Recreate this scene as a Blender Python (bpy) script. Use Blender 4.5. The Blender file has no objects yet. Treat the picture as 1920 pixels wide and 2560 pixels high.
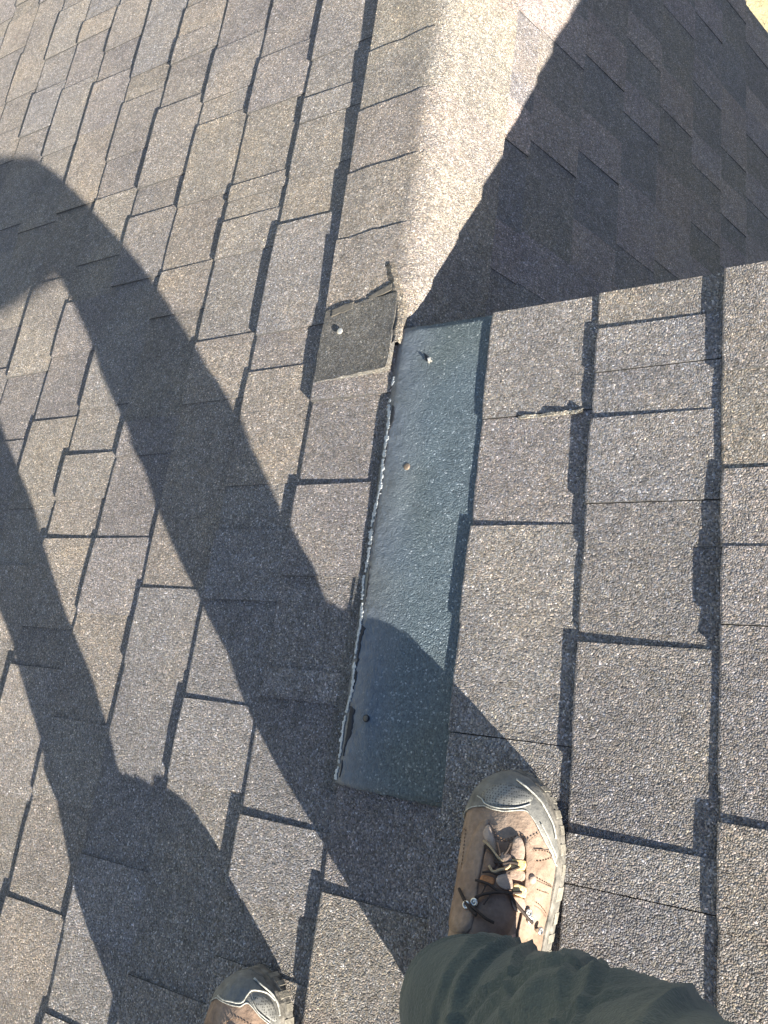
import bpy, bmesh, math, random
import numpy as np
from mathutils import Vector, Matrix, noise
random.seed(11)
S = bpy.context.scene
COL = S.collection
# ------------------------------------------------------------------ place frame
PITCH = math.radians(35.5); TH = 2*PITCH
O = Vector((0, 0, 4.2))
UA = Vector((math.cos(PITCH), 0, math.sin(PITCH)))       # up the main slope
VA = Vector((0, 1, 0))                                   # along the courses
NA = Vector((-math.sin(PITCH), 0, math.cos(PITCH)))
UB = Vector((-math.cos(PITCH), 0, math.sin(PITCH)))      # up the far side of the small gable
NB = Vector((math.sin(PITCH), 0, math.cos(PITCH)))
def WA(u, v, n=0.0): return O + UA*u + VA*v + NA*n
def WB(s, v, n=0.0): return O - UB*s + VA*v + NB*n        # s metres down from the ridge
def vec(u, v, n): return UA*u + VA*v + NA*n
# ------------------------------------------------------------------ camera, sky, sun
cam_d = bpy.data.cameras.new('camera'); cam = bpy.data.objects.new('camera', cam_d); COL.objects.link(cam)
R = ((0.84786042, 0.03828593, 0.52883541), (0.13174773, 0.95089678, -0.28006758), (-0.51359054, 0.30713108, 0.80118366))
cx, cy, cz = [vec(R[0][i], R[1][i], R[2][i]) for i in range(3)]
m = Matrix.Identity(4)
for i, c in enumerate((cx, cy, cz)):
    for j in range(3): m[j][i] = c[j]
CAMPOS = WA(0.55244663, -0.5604950, 0.82156431)
for j in range(3): m[j][3] = CAMPOS[j]
cam.matrix_world = m
cam_d.sensor_fit = 'VERTICAL'; cam_d.sensor_height = 24.0; cam_d.lens = 24.0*1907.66/2560
cam_d.clip_start = 0.02; cam_d.clip_end = 600
S.camera = cam
SUN = vec(-3.6, 2.95, -1.0).normalized()                 # direction the light travels
W = bpy.data.worlds.new("World"); S.world = W; W.use_nodes = True
nt = W.node_tree; bg = nt.nodes['Background']
sky = nt.nodes.new('ShaderNodeTexSky'); sky.sky_type = 'NISHITA'; sky.sun_disc = False
sky.sun_elevation = math.asin(-SUN.z); sky.sun_rotation = math.atan2(-SUN.x, -SUN.y)
sky.air_density = 1.0; sky.dust_density = 0.8; sky.ozone_density = 2.0; sky.altitude = 100
nt.links.new(sky.outputs[0], bg.inputs[0]); bg.inputs[1].default_value = 0.064
sd = bpy.data.lights.new('sun', 'SUN'); so = bpy.data.objects.new('sun', sd); COL.objects.link(so)
sd.energy = 5.0; sd.angle = math.radians(0.5); sd.color = (1.0, 0.94, 0.82)
so.rotation_euler = SUN.to_track_quat('-Z', 'Y').to_euler(); so.location = (5, -8, 12)
S.view_settings.view_transform = 'Standard'; S.view_settings.look = 'None'
S.view_settings.exposure = 1.95; S.view_settings.gamma = 1.0
try: S.view_settings.use_curve_mapping = False
except Exception: pass
# ------------------------------------------------------------------ helpers
def tag(o, label=None, cat=None, group=None, kind=None):
    if label: o['label'] = label
    if cat: o['category'] = cat
    if group: o['group'] = group
    if kind: o['kind'] = kind
    return o
def empty(name, loc=(0, 0, 0)):
    o = bpy.data.objects.new(name, None); COL.objects.link(o); o.location = loc; o.empty_display_size = .1; return o
def mesh(name, vs, fs, mat, parent=None, smooth=False, color=None):
    me = bpy.data.meshes.new(name); me.from_pydata([tuple(v) for v in vs], [], fs)
    me.materials.append(mat)
    if smooth: me.polygons.foreach_set('use_smooth', [True]*len(me.polygons))
    me.update()
    o = bpy.data.objects.new(name, me); COL.objects.link(o)
    if parent is not None:
        o.parent = parent
        if parent.location.length > 0 and parent.parent is None: o.matrix_parent_inverse = Matrix.Translation(parent.location).inverted()
    if color: o.color = (*color, 1)
    return o
def recalc(o):
    bm = bmesh.new(); bm.from_mesh(o.data); bmesh.ops.recalc_face_normals(bm, faces=bm.faces); bm.to_mesh(o.data); bm.free(); return o
class MB:
    def __init__(s): s.v = []; s.f = []
    def add(s, vs, fs):
        b = len(s.v); s.v += list(vs); s.f += [tuple(i+b for i in f) for f in fs]
    def box(s, F, x0, x1, y0, y1, z0, z1):
        s.add([F(x, y, z) for z in (z0, z1) for y in (y0, y1) for x in (x0, x1)],
              [(0, 2, 3, 1), (4, 5, 7, 6), (0, 1, 5, 4), (2, 6, 7, 3), (0, 4, 6, 2), (1, 3, 7, 5)])
    def tube(s, pts, r, n=6, cap=True):
        pts = [Vector(p) for p in pts]; rs = r if isinstance(r, (list, tuple)) else [r]*len(pts)
        up = None; rings = []
        for i, p in enumerate(pts):
            t = (pts[min(i+1, len(pts)-1)] - pts[max(i-1, 0)])
            if t.length < 1e-9: t = Vector((0, 0, 1))
            t.normalize()
            if up is None:
                up = t.orthogonal().normalized()
            up = (up - t*up.dot(t)); up = up.normalized() if up.length > 1e-6 else t.orthogonal().normalized()
            w = t.cross(up)
            rings.append([p + (up*math.cos(2*math.pi*k/n) + w*math.sin(2*math.pi*k/n))*rs[i] for k in range(n)])
        vs = [v for q in rings for v in q]; fs = []
        for i in range(len(pts)-1):
            for k in range(n):
                a = i*n+k; b = i*n+(k+1) % n; fs.append((a, b, b+n, a+n))
        if cap: fs.append(tuple(range(n-1, -1, -1))); fs.append(tuple((len(pts)-1)*n+k for k in range(n)))
        s.add(vs, fs)
    def build(s, name, mat, parent=None, smooth=False, color=None):
        return mesh(name, s.v, s.f, mat, parent, smooth, color)
def smoothline(pts, n=8):
    out = []; P = [Vector(p) for p in pts]
    for i in range(len(P)-1):
        p0 = P[max(i-1, 0)]; p1 = P[i]; p2 = P[i+1]; p3 = P[min(i+2, len(P)-1)]
        for k in range(n):
            t = k/n
            out.append(0.5*((2*p1)+(p2-p0)*t+(2*p0-5*p1+4*p2-p3)*t*t+(3*p1-p0-3*p2+p3)*t**3))
    out.append(P[-1]); return out
def interp(x, xs, ys): return float(np.interp(x, xs, ys))
# ------------------------------------------------------------------ materials
def newmat(name):
    m = bpy.data.materials.new(name); m.use_nodes = True; nt = m.node_tree
    return m, nt, nt.nodes['Principled BSDF'], nt.nodes.new, nt.links.new
def ramp(nt, fac, stops, interp='LINEAR'):
    r = nt.nodes.new('ShaderNodeValToRGB'); r.color_ramp.interpolation = interp
    el = r.color_ramp.elements
    while len(el) < len(stops): el.new(0.5)
    for e, (p, c) in zip(el, stops):
        e.position = p; e.color = (*c, 1) if len(c) == 3 else c
    nt.links.new(fac, r.inputs[0]); return r.outputs[0]
def mul(nt, a, b, fac=1.0):
    x = nt.nodes.new('ShaderNodeMix'); x.data_type = 'RGBA'; x.blend_type = 'MULTIPLY'; x.inputs[0].default_value = fac
    nt.links.new(a, x.inputs[6])
    if isinstance(b, tuple): x.inputs[7].default_value = (*b, 1)
    else: nt.links.new(b, x.inputs[7])
    return x.outputs[2]
def mixc(nt, f, a, b):
    x = nt.nodes.new('ShaderNodeMix'); x.data_type = 'RGBA'
    if isinstance(f, float): x.inputs[0].default_value = f
    else: nt.links.new(f, x.inputs[0])
    for i, q in ((6, a), (7, b)):
        if isinstance(q, tuple): x.inputs[i].default_value = (*q, 1)
        else: nt.links.new(q, x.inputs[i])
    return x.outputs[2]
def noise_n(nt, vec_, scale, detail=2, rough=.5):
    n = nt.nodes.new('ShaderNodeTexNoise'); n.inputs['Scale'].default_value = scale
    n.inputs['Detail'].default_value = detail; n.inputs['Roughness'].default_value = rough
    if vec_ is not None: nt.links.new(vec_, n.inputs['Vector'])
    return n
def math_n(nt, op, a, b=None):
    n = nt.nodes.new('ShaderNodeMath'); n.operation = op
    for i, q in ((0, a), (1, b)):
        if q is None: continue
        if isinstance(q, (int, float)): n.inputs[i].default_value = q
        else: nt.links.new(q, n.inputs[i])
    return n.outputs[0]
def bump(nt, h, dist, strength=1.0, normal=None):
    b = nt.nodes.new('ShaderNodeBump'); b.inputs['Strength'].default_value = strength; b.inputs['Distance'].default_value = dist
    nt.links.new(h, b.inputs['Height'])
    if normal is not None: nt.links.new(normal, b.inputs['Normal'])
    return b.outputs[0]

def granule_mat(name, scale=560, dist=.0031, tint=None, smooth_side=False):
    m, nt, bs, N, L = newmat(name)
    geo = N('ShaderNodeNewGeometry'); pos = geo.outputs['Position']
    # slightly stretched and warped coordinates so that the grains are uneven
    nz = noise_n(nt, pos, 150, 1)
    wv = N('ShaderNodeVectorMath'); wv.operation = 'MULTIPLY_ADD'; wv.inputs[1].default_value = (.004, .004, .004)
    L(nz.outputs['Color'], wv.inputs[0]); L(pos, wv.inputs[2])
    v1 = N('ShaderNodeTexVoronoi'); v1.inputs['Scale'].default_value = scale; L(wv.outputs[0], v1.inputs['Vector'])
    v1.inputs['Randomness'].default_value = 1
    sep = N('ShaderNodeSeparateColor'); L(v1.outputs['Color'], sep.inputs[0])
    val = ramp(nt, sep.outputs[0], [(0, (.42,)*3), (.3, (.72,)*3), (.62, (1.0,)*3), (.88, (1.35,)*3), (.965, (1.75,)*3), (1.0, (2.9,)*3)])
    hue = ramp(nt, sep.outputs[1], [(0, (1.08, .98, .86)), (.35, (1.0, 1.0, 1.0)), (.6, (.93, .98, 1.06)), (.8, (1.10, .97, .90)), (1, (1.08, 1.04, .86))])
    if tint is None:
        oi = N('ShaderNodeObjectInfo'); base = oi.outputs['Color']
    else:
        rgb = N('ShaderNodeRGB'); rgb.outputs[0].default_value = (*tint, 1); base = rgb.outputs[0]
    big = noise_n(nt, pos, 7, 3, .6)
    bl = ramp(nt, big.outputs['Fac'], [(.25, (.80, .80, .84)), (.5, (1, 1, 1)), (.75, (1.18, 1.12, 1.02))])
    med = noise_n(nt, pos, 60, 3, .65)
    ml = ramp(nt, med.outputs['Fac'], [(.3, (.82,)*3), (.7, (1.2,)*3)])
    c = mul(nt, base, val); c = mul(nt, c, hue); c = mul(nt, c, bl); c = mul(nt, c, ml)
    L(c, bs.inputs['Base Color'])
    bs.inputs['Diffuse Roughness'].default_value = 1.0
    rg = math_n(nt, 'MULTIPLY_ADD', sep.outputs[2], .35); nt.nodes[-1].inputs[2].default_value = .55
    L(rg, bs.inputs['Roughness'])
    bs.inputs['Specular IOR Level'].default_value = .45
    # relief: rounded grains + coarser clumps
    h1 = math_n(nt, 'SUBTRACT', 1.0, math_n(nt, 'MULTIPLY', v1.outputs['Distance'], 1.1))
    gh = math_n(nt, 'ADD', h1, math_n(nt, 'MULTIPLY', sep.outputs[2], .7))
    h2 = noise_n(nt, pos, scale*.32, 2, .6)
    hh = math_n(nt, 'ADD', gh, math_n(nt, 'MULTIPLY', h2.outputs['Fac'], 1.6))
    b1 = bump(nt, hh, dist, 1.0)
    h3 = noise_n(nt, pos, 22, 2, .5)
    b2 = bump(nt, h3.outputs['Fac'], .004, .35, b1)
    L(b2, bs.inputs['Normal'])
    return m
M_GRAN = granule_mat('shingle_granules')
def strip_mat():
    m, nt, bs, N, L = newmat('bare_asphalt_strip')
    geo = N('ShaderNodeNewGeometry'); pos = geo.outputs['Position']
    # distance up the slope from the lower edge of the strip
    dt = N('ShaderNodeVectorMath'); dt.operation = 'DOT_PRODUCT'; dt.inputs[1].default_value = tuple(UA)
    sb = N('ShaderNodeVectorMath'); sb.operation = 'SUBTRACT'; sb.inputs[1].default_value = tuple(O)
    L(pos, sb.inputs[0]); L(sb.outputs[0], dt.inputs[0])
    nz = noise_n(nt, pos, 25, 4, .6)
    u = math_n(nt, 'ADD', dt.outputs['Value'], math_n(nt, 'MULTIPLY', math_n(nt, 'SUBTRACT', nz.outputs['Fac'], .5), .05))
    mr = N('ShaderNodeMapRange'); mr.inputs[1].default_value = .010; mr.inputs[2].default_value = .075; L(u, mr.inputs[0])
    cover = mr.outputs[0]
    v1 = N('ShaderNodeTexVoronoi'); v1.inputs['Scale'].default_value = 520; L(pos, v1.inputs['Vector'])
    sep = N('ShaderNodeSeparateColor'); L(v1.outputs['Color'], sep.inputs[0])
    gr = ramp(nt, sep.outputs[0], [(0, (.048, .064, .074)), (.5, (.072, .095, .108)), (.94, (.102, .128, .142)), (1, (.28, .31, .33))])
    sm = ramp(nt, noise_n(nt, pos, 90, 3).outputs['Fac'], [(.3, (.070, .082, .100)), (.7, (.115, .130, .152))])
    col = mixc(nt, cover, sm, gr)
    big = noise_n(nt, pos, 6, 2); col = mul(nt, col, ramp(nt, big.outputs['Fac'], [(.35, (1.05, 1.0, .88)), (.6, (1, 1.04, 1.08))]))
    L(col, bs.inputs['Base Color'])
    ro = math_n(nt, 'MULTIPLY_ADD', cover, .3); nt.nodes[-1].inputs[2].default_value = .36
    L(ro, bs.inputs['Roughness'])
    hs = math_n(nt, 'MULTIPLY', math_n(nt, 'SUBTRACT', 1.0, v1.outputs['Distance']), math_n(nt, 'MULTIPLY_ADD', cover, .85))
    for n_ in nt.nodes:
        pass
    b1 = bump(nt, hs, .0009, 1.0)
    hb = noise_n(nt, pos, 170, 2, .5)
    b2 = bump(nt, hb.outputs['Fac'], .0016, .8, b1)
    hc = noise_n(nt, pos, 14, 2, .5)
    b3 = bump(nt, hc.outputs['Fac'], .006, .6, b2)
    L(b3, bs.inputs['Normal'])
    return m
M_STRIP = strip_mat()
def plain(name, col, rough=.7, nscale=60, var=.25, bdist=.0005, metal=0, bscale=None, spec=.5, col2=None):
    m, nt, bs, N, L = newmat(name)
    tc = N('ShaderNodeNewGeometry'); pos = tc.outputs['Position']
    n = noise_n(nt, pos, nscale, 4, .6)
    c2 = col2 or tuple(min(1, x*(1+var)) for x in col); c1 = tuple(x*(1-var) for x in col)
    L(ramp(nt, n.outputs['Fac'], [(.3, c1), (.7, c2)]), bs.inputs['Base Color'])
    bs.inputs['Roughness'].default_value = rough; bs.inputs['Metallic'].default_value = metal
    bs.inputs['Specular IOR Level'].default_value = spec
    if bdist: L(bump(nt, noise_n(nt, pos, bscale or nscale*3, 3).outputs['Fac'], bdist), bs.inputs['Normal'])
    return m
M_SMOOTHASPH = granule_mat('worn_asphalt_cap', 620, .0005, (.092, .090, .086))
M_EDGE = plain('cut_asphalt_edge', (.03, .03, .032), .85, 300, .5, .0008, col2=(.09, .085, .08))
M_UNDER = granule_mat('underlying_granules', 540, .0011, (.13, .12, .115))
M_DECK = plain('roof_deck_felt', (.02, .02, .022), .9)
M_CHIP = plain('worn_white_edge', (.40, .42, .43), .8, 300, .35, .0008)
M_TEAR = plain('torn_black_asphalt', (.012, .015, .022), .75, 200)
M_NAIL = plain('galvanised_nail', (.55, .52, .47), .45, 400, .2, .0002, .6)
M_NAILD = plain('rusted_nail', (.20, .15, .11), .6, 400, .3, .0002, .3)
M_SEAL = plain('old_sealant', (.11, .095, .075), .6, 120, .3, .0008)
M_BOARD = plain('painted_board', (.62, .60, .55), .6, 12, .08, .0004)
M_SIDING = plain('siding_paint', (.55, .52, .45), .65, 9, .08, .0004)
M_GLASS = plain('window_glass', (.03, .04, .05), .08, 5, .1, 0)
def leather(name, a, b, dust, bd=.0006):
    m, nt, bs, N, L = newmat(name)
    pos = N('ShaderNodeNewGeometry').outputs['Position']
    n1 = noise_n(nt, pos, 38, 5, .65); n2 = noise_n(nt, pos, 190, 3, .6); n3 = noise_n(nt, pos, 17, 3, .5)
    c = ramp(nt, n1.outputs['Fac'], [(.28, a), (.68, b)])
    f = ramp(nt, n3.outputs['Fac'], [(.42, (0,)*3), (.72, (.75,)*3)])
    c = mixc(nt, f, c, dust)
    c = mul(nt, c, ramp(nt, n2.outputs['Fac'], [(.3, (.82,)*3), (.7, (1.14,)*3)]))
    L(c, bs.inputs['Base Color']); bs.inputs['Roughness'].default_value = .78
    bs.inputs['Specular IOR Level'].default_value = .25
    h = math_n(nt, 'ADD', n2.outputs['Fac'], math_n(nt, 'MULTIPLY', n1.outputs['Fac'], 2.5))
    L(bump(nt, h, bd*1.6, .9), bs.inputs['Normal'])
    return m
M_LEATHER = leather('worn_brown_nubuck', (.165, .11, .078), (.26, .18, .13), (.36, .28, .215))
M_TONGUE = leather('brown_tongue_leather', (.12, .075, .055), (.19, .125, .09), (.24, .18, .14))
M_PAD = leather('pale_leather_pad', (.27, .19, .14), (.36, .27, .21), (.42, .34, .28))
M_LACE = plain('dark_brown_lace', (.035, .022, .016), .8, 900, .4, .0003)
M_LACEL = plain('frayed_lace', (.42, .30, .17), .8, 900, .3, .0003)
M_YELLOW = plain('yellow_webbing', (.62, .33, .06), .8, 500, .3, .0004, col2=(.78, .62, .36))
M_ORANGE = plain('orange_webbing', (.38, .16, .06), .8, 500, .3, .0004)
M_THREAD = plain('tan_thread', (.15, .09, .055), .8, 500, .2, 0)
M_PIPE = plain('scuffed_cream_rubber', (.36, .35, .31), .65, 260, .5, .0005)
M_SOLE = plain('dusty_dark_rubber', (.085, .08, .07), .75, 90, .35, .0008, col2=(.22, .20, .17))
M_LUG = plain('pale_worn_rubber', (.21, .19, .155), .75, 120, .35, .0008)
M_HOOK = plain('steel_lace_hook', (.62, .60, .56), .3, 200, .1, 0, .9)
def rubber_mat(name, dots):
    m, nt, bs, N, L = newmat(name)
    geo = N('ShaderNodeNewGeometry'); pos = geo.outputs['Position']
    n1 = noise_n(nt, pos, 45, 5, .7)
    c = ramp(nt, n1.outputs['Fac'], [(.3, (.075, .076, .074)), (.55, (.17, .165, .15)), (.75, (.30, .285, .25))])
    L(c, bs.inputs['Base Color']); bs.inputs['Roughness'].default_value = .62
    if dots:
        v = N('ShaderNodeTexVoronoi'); v.inputs['Scale'].default_value = 420; v.inputs['Randomness'].default_value = .15; L(pos, v.inputs['Vector'])
        h = math_n(nt, 'LESS_THAN', v.outputs['Distance'], .36)
        L(bump(nt, math_n(nt, 'SUBTRACT', 1.0, h), .0012), bs.inputs['Normal'])
        L(mul(nt, c, mixc(nt, h, (1.25, 1.25, 1.25), (.45, .45, .45))), bs.inputs['Base Color'])
    else:
        L(bump(nt, noise_n(nt, pos, 260, 3).outputs['Fac'], .0007), bs.inputs['Normal'])
    return m
M_CAP = rubber_mat('grey_rubber_toe', False); M_CAPD = rubber_mat('dimpled_grey_rubber', True)
def cloth_mat(name, a, b):
    m, nt, bs, N, L = newmat(name)
    pos = N('ShaderNodeNewGeometry').outputs['Position']
    n1 = noise_n(nt, pos, 9, 4, .6)
    c = ramp(nt, n1.outputs['Fac'], [(.3, a), (.7, b)])
    n2 = noise_n(nt, pos, 620, 2)
    c = mul(nt, c, ramp(nt, n2.outputs['Fac'], [(.3, (.8,)*3), (.7, (1.2,)*3)]))
    L(c, bs.inputs['Base Color']); bs.inputs['Roughness'].default_value = .85
    bs.inputs['Sheen Weight'].default_value = .12; bs.inputs['Sheen Roughness'].default_value = .5
    L(bump(nt, math_n(nt, 'ADD', n2.outputs['Fac'], math_n(nt, 'MULTIPLY', noise_n(nt, pos, 70, 4, .7).outputs['Fac'], 3.0)), .0009), bs.inputs['Normal'])
    return m
M_TROUSER = cloth_mat('dark_green_grey_cotton', (.036, .052, .050), (.074, .088, .074))
M_SHIRT = cloth_mat('grey_work_shirt', (.09, .10, .12), (.13, .14, .15))
M_SKIN = plain('skin', (.45, .28, .20), .55, 60, .08, .0003)
M_HAIR = plain('dark_hair', (.03, .022, .016), .6, 300, .3, .001)
def ground_mat():
    m, nt, bs, N, L = newmat('dry_lawn')
    pos = N('ShaderNodeNewGeometry').outputs['Position']
    n1 = noise_n(nt, pos, 1.2, 6, .6); n2 = noise_n(nt, pos, 40, 5, .7)
    c = ramp(nt, n1.outputs['Fac'], [(.35, (.30, .26, .13)), (.6, (.42, .36, .21)), (.8, (.50, .43, .28))])
    c = mul(nt, c, ramp(nt, n2.outputs['Fac'], [(.3, (.55,)*3), (.5, (1,)*3), (.72, (1.4, 1.35, 1.2))]))
    L(c, bs.inputs['Base Color']); bs.inputs['Roughness'].default_value = .95
    L(bump(nt, n2.outputs['Fac'], .05, .8), bs.inputs['Normal'])
    return m
M_GROUND = ground_mat()
M_GRASS = plain('dry_grass_blade', (.33, .29, .12), .8, 3, .35, 0, col2=(.50, .43, .22))
# ------------------------------------------------------------------ ground
g = mesh('ground', [(-300, -300, 0), (300, -300, 0), (300, 300, 0), (-300, 300, 0)], [(0, 1, 2, 3)], M_GROUND)
tag(g, kind='structure')
# ------------------------------------------------------------------ house
house = empty('house'); tag(house, 'shingled house roof with a small gable and its ridge, lit by low sun', 'house')
E = .143; VF = 1.512
EAV = 2.45                                                # slope length of the small gable
RID = 3.2                                                 # main ridge above the origin
RV = random.Random(5)
PAL = [(.285, .254, .210), (.278, .252, .208), (.266, .243, .210), (.264, .246, .216), (.254, .236, .212), (.243, .231, .214), (.276, .252, .212), (.252, .232, .210)]
def pick(r):
    c = r.choice(PAL); f = r.uniform(.92, 1.06); return (c[0]*f*.985, c[1]*f*.99, c[2]*f*1.07)
def slope_part(name_label, F, pts, label):
    th = -.012; n = len(pts)
    vs = [F(a, b, -.002) for a, b in pts] + [F(a, b, -.03) for a, b in pts]
    fs = [tuple(range(n)), tuple(range(2*n-1, n-1, -1))] + [(i, (i+1) % n, (i+1) % n+n, i+n) for i in range(n)]
    o = mesh('roof_slope', vs, fs, M_UNDER, house); recalc(o); o['label'] = label; return o
slopeA = slope_part('a', WA, [(-EAV, -6), (RID, -6), (RID, -.005), (0.0, -.005), (0.0, VF-.01), (-EAV, VF-.01)], 'sunlit main slope of brown grey shingles')
slopeB = slope_part('b', WB, [(0.0, .01), (0.0, VF-.01), (EAV, VF-.01), (EAV, .01)], 'shaded far slope of the small gable')
def FC(x, v, n): return O + Vector((2*RID*math.cos(PITCH), 0, 0)) + UB*x + VA*v + NB*n
slopeC = slope_part('c', FC, [(-EAV, -6), (RID, -6), (RID, -.005), (-EAV, -.005)], 'back slope of the main roof')

def shingle_mesh(F, u0, u1, v0, v1, h, hup, r, rag=.0005, ends=(0, 0)):
    """slab whose lower (butt) edge at u0 stands h proud and whose upper edge slips under the next course"""
    nseg = max(3, min(11, int((v1-v0)/.014)))
    vs = []; fs = []
    cut = [r.uniform(-rag, rag) for _ in range(nseg+1)]
    lift = r.uniform(-.0006, .0008); skew = r.uniform(-.0012, .0012)
    w0 = r.uniform(-.0006, .0006); w1 = r.uniform(-.0006, .0006)
    for i in range(nseg+1):
        t = i/nseg; v = v0+(v1-v0)*t
        e = .0014*(math.exp(-t*nseg*1.3)+math.exp(-(1-t)*nseg*1.3))
        ub = u0+cut[i]+e+skew*(t-.5)
        hb = h+lift*math.sin(math.pi*t)+w0*t
        vv0 = v; vv1 = v + (w1 if 0 < i < nseg else 0)*0
        vs += [F(ub+.0006, vv0, -.005), F(ub, vv0, hb*.45), F(ub+.0009, vv0, hb-.0004), F(ub+.0028, vv0, hb), F(u1*.5+u0*.5, vv0, hb*.5+hup*.5), F(u1, vv0, hup)]
    k = 6
    for i in range(nseg):
        for j in range(5):
            a = i*k+j; fs.append((a, a+k, a+k+1, a+1))
    shingle_mesh.side = len(fs)
    n0 = len(vs)
    vs += [F(u1, v0, -.005), F(u1, v1, -.005)]
    fs.append((0, 1, 2, 3, 4, 5, n0)); b = nseg*k
    fs.append((b+5, b+4, b+3, b+2, b+1, b, n0+1))
    return vs, fs
FRAMES = {}
def make_shingle(parent, F, u0, u1, v0, v1, h, hup, r, color, flip=False, rag=.0005):
    vs, fs = shingle_mesh(F, u0, u1, v0, v1, h, hup, r, rag)
    if not flip: fs = [tuple(reversed(f)) for f in fs]
    o = mesh('shingle', vs, fs, M_GRAN, parent, False, color)
    o.data.materials.append(M_EDGE); nf = len(fs)
    for p in o.data.polygons:
        if p.index >= nf-2 or p.index % 5 == 0: p.material_index = 1
    return o
def in_view(p, mgn=.08):
    d = p - CAMPOS; z = -d.dot(cz)
    if z < .05: return False
    x = d.dot(cx)/z*1907.66/1920; y = d.dot(cy)/z*1907.66/2560
    return abs(x) < .5+mgn and abs(y) < .5+mgn
N_, W_, X_ = .0056, .0084, .0100
# (v below which, height) read from the photograph for the courses near the camera
STEPS = {
 3: [(0, W_), (-.13, N_), (-.245, W_), (-.33, X_), (-.435, N_), (-.595, W_), (-.685, N_), (-.78, W_)],
 2: [(0, N_), (-.052, W_), (-.172, X_), (-.328, N_), (-.435, W_), (-.562, N_), (-.628, X_), (-.83, N_)],
 1: [(0, W_), (-.30, X_), (-.42, W_), (-.60, N_), (-.66, W_), (-.78, N_), (-.86, W_)],
 0: [(-.60, N_), (-.742, X_), (-.86, W_), (-.94, N_)],
 -1: [(.0, .0125), (-.095, N_), (-.23, X_), (-.364, N_), (-.49, W_), (-.53, N_), (-.68, X_), (-.775, N_), (-.844, W_), (-.93, N_)],
 -2: [(1.6, N_), (1.39, W_), (1.27, N_), (1.12, W_), (.98, N_), (.88, W_), (.625, N_), (.532, W_), (.36, N_), (.257, X_), (.043, N_), (-.025, W_), (-.099, W_), (-.222, N_), (-.293, X_), (-.40, N_), (-.545, W_), (-.655, N_), (-.90, W_)],
 -3: [(1.6, W_), (1.45, N_), (1.3, W_), (1.18, N_), (1.05, W_), (.92, N_), (.83, N_), (.691, W_), (.556, N_), (.386, W_), (.35, N_), (.305, W_), (.224, N_), (.055, W_), (-.065, N_), (-.385, W_), (-.505, N_), (-.779, W_), (-.88, N_)],
 -4: [(1.6, N_), (1.41, W_), (1.3, N_), (1.13, W_), (1.0, N_), (.78, W_), (.64, N_), (.579, W_), (.38, N_), (.232, W_), (.13, N_), (-.08, W_), (-.15, N_), (-.30, W_), (-.43, N_), (-.60, W_), (-.72, N_), (-.866, W_)],
}
JOINTS = {3: [-.249, -.41, -.569], 2: [-.111, -.277, -.423, -.675], 1: [-.156, -.309, -.545], 0: [], -1: [], -2: [.476], -3: [], -4: []}
KNOWN = {-5: [.875, .676, .395, -.136], -6: [.998, .484], -7: [.71, .176]}
def course_segments(k, lo, hi):
    """list of (v0, v1, height) from hi down to lo"""
    r = random.Random(100+k); segs = []
    if k in STEPS:
        st = [(min(v, hi), h) for v, h in STEPS[k] if v > lo]
    else:
        st = []; v = hi; tooth = r.random() < .5
        anchors = sorted([a for a in KNOWN.get(k, []) if lo < a < hi], reverse=True)
        while v > lo:
            st.append((v, r.choice((W_, W_, X_)) if tooth else N_))
            d = r.choice((.07, .1, .13, .17, .2))*r.uniform(.85, 1.15)
            nv = v-d
            if anchors and nv < anchors[0]+.05:
                nv = anchors.pop(0); tooth = False
            v = nv; tooth = not tooth
    # continue downward at random
    v = st[-1][0]; tooth = st[-1][1] < .006
    last = st[-1][0]
    while last > lo+.3 and k in STEPS:
        last -= r.uniform(.08, .2); st.append((last, W_ if tooth else N_)); tooth = not tooth
    for i, (v, h) in enumerate(st):
        v0 = st[i+1][0] if i+1 < len(st) else lo
        if v-v0 > .004: segs.append((v0, v, h))
    out = []
    js = JOINTS.get(k, [])
    for v0, v1, h in segs:
        cuts = sorted([j for j in js if v0+.01 < j < v1-.01], reverse=True)
        t = v1
        for c in cuts: out.append((c, t, h, 'j')); t = c
        out.append((v0, t, h, ''))
    return out
far = MB(); farB = MB()
def lay(parent, F, courses, lo, hi, flip, butt, expo, stuff, smul=1.0, cut=None):
    for k in courses:
        l, hcut = lo(k), hi(k)
        segs = course_segments(k if not flip else 1000+k, l, hcut); r = random.Random(k*7+3+(500 if flip else 0))
        col = pick(r)
        for i, (v0, v1, h, j) in enumerate(segs):
            if i and segs[i-1][3] == 'j': v1 -= .0006; h *= .8
            over = .003 if h < .006 else 0
            a = v0-(over if i+1 < len(segs) else 0); b = v1+(over if i else 0)
            if j == 'j': a = v0+.0006
            if r.random() < .75: col = pick(r)
            pc = tuple(x*q for x, q in zip(col, ((.86, .88, .94) if h < .006 else (1.16, 1.10, 1.16)))) if flip else (tuple(x*.94 for x in col) if h < .006 else col)  # far slope: pale purple haze of its shade put into thick tabs' colour
            ext = .016
            hup = .0002 if h < .006 else .0014+(.0006 if h > .009 else 0)
            u0 = butt(k)+r.uniform(-.0009, .0009)
            vis = any(in_view(F(uu, vv, 0)) for uu in (u0, u0+expo*.5, u0+expo) for vv in (a, (a+b)/2, b))
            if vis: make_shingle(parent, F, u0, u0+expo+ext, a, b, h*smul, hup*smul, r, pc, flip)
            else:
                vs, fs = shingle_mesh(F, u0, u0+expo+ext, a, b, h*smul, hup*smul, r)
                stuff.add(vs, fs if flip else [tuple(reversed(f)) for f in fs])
lay(slopeA, WA, range(-17, -1), lambda k: -4.5, lambda k: VF+.012, False, lambda k: k*E, E, far)
lay(slopeA, WA, [-1], lambda k: -4.5, lambda k: -.02, False, lambda k: k*E, E, far)
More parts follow.
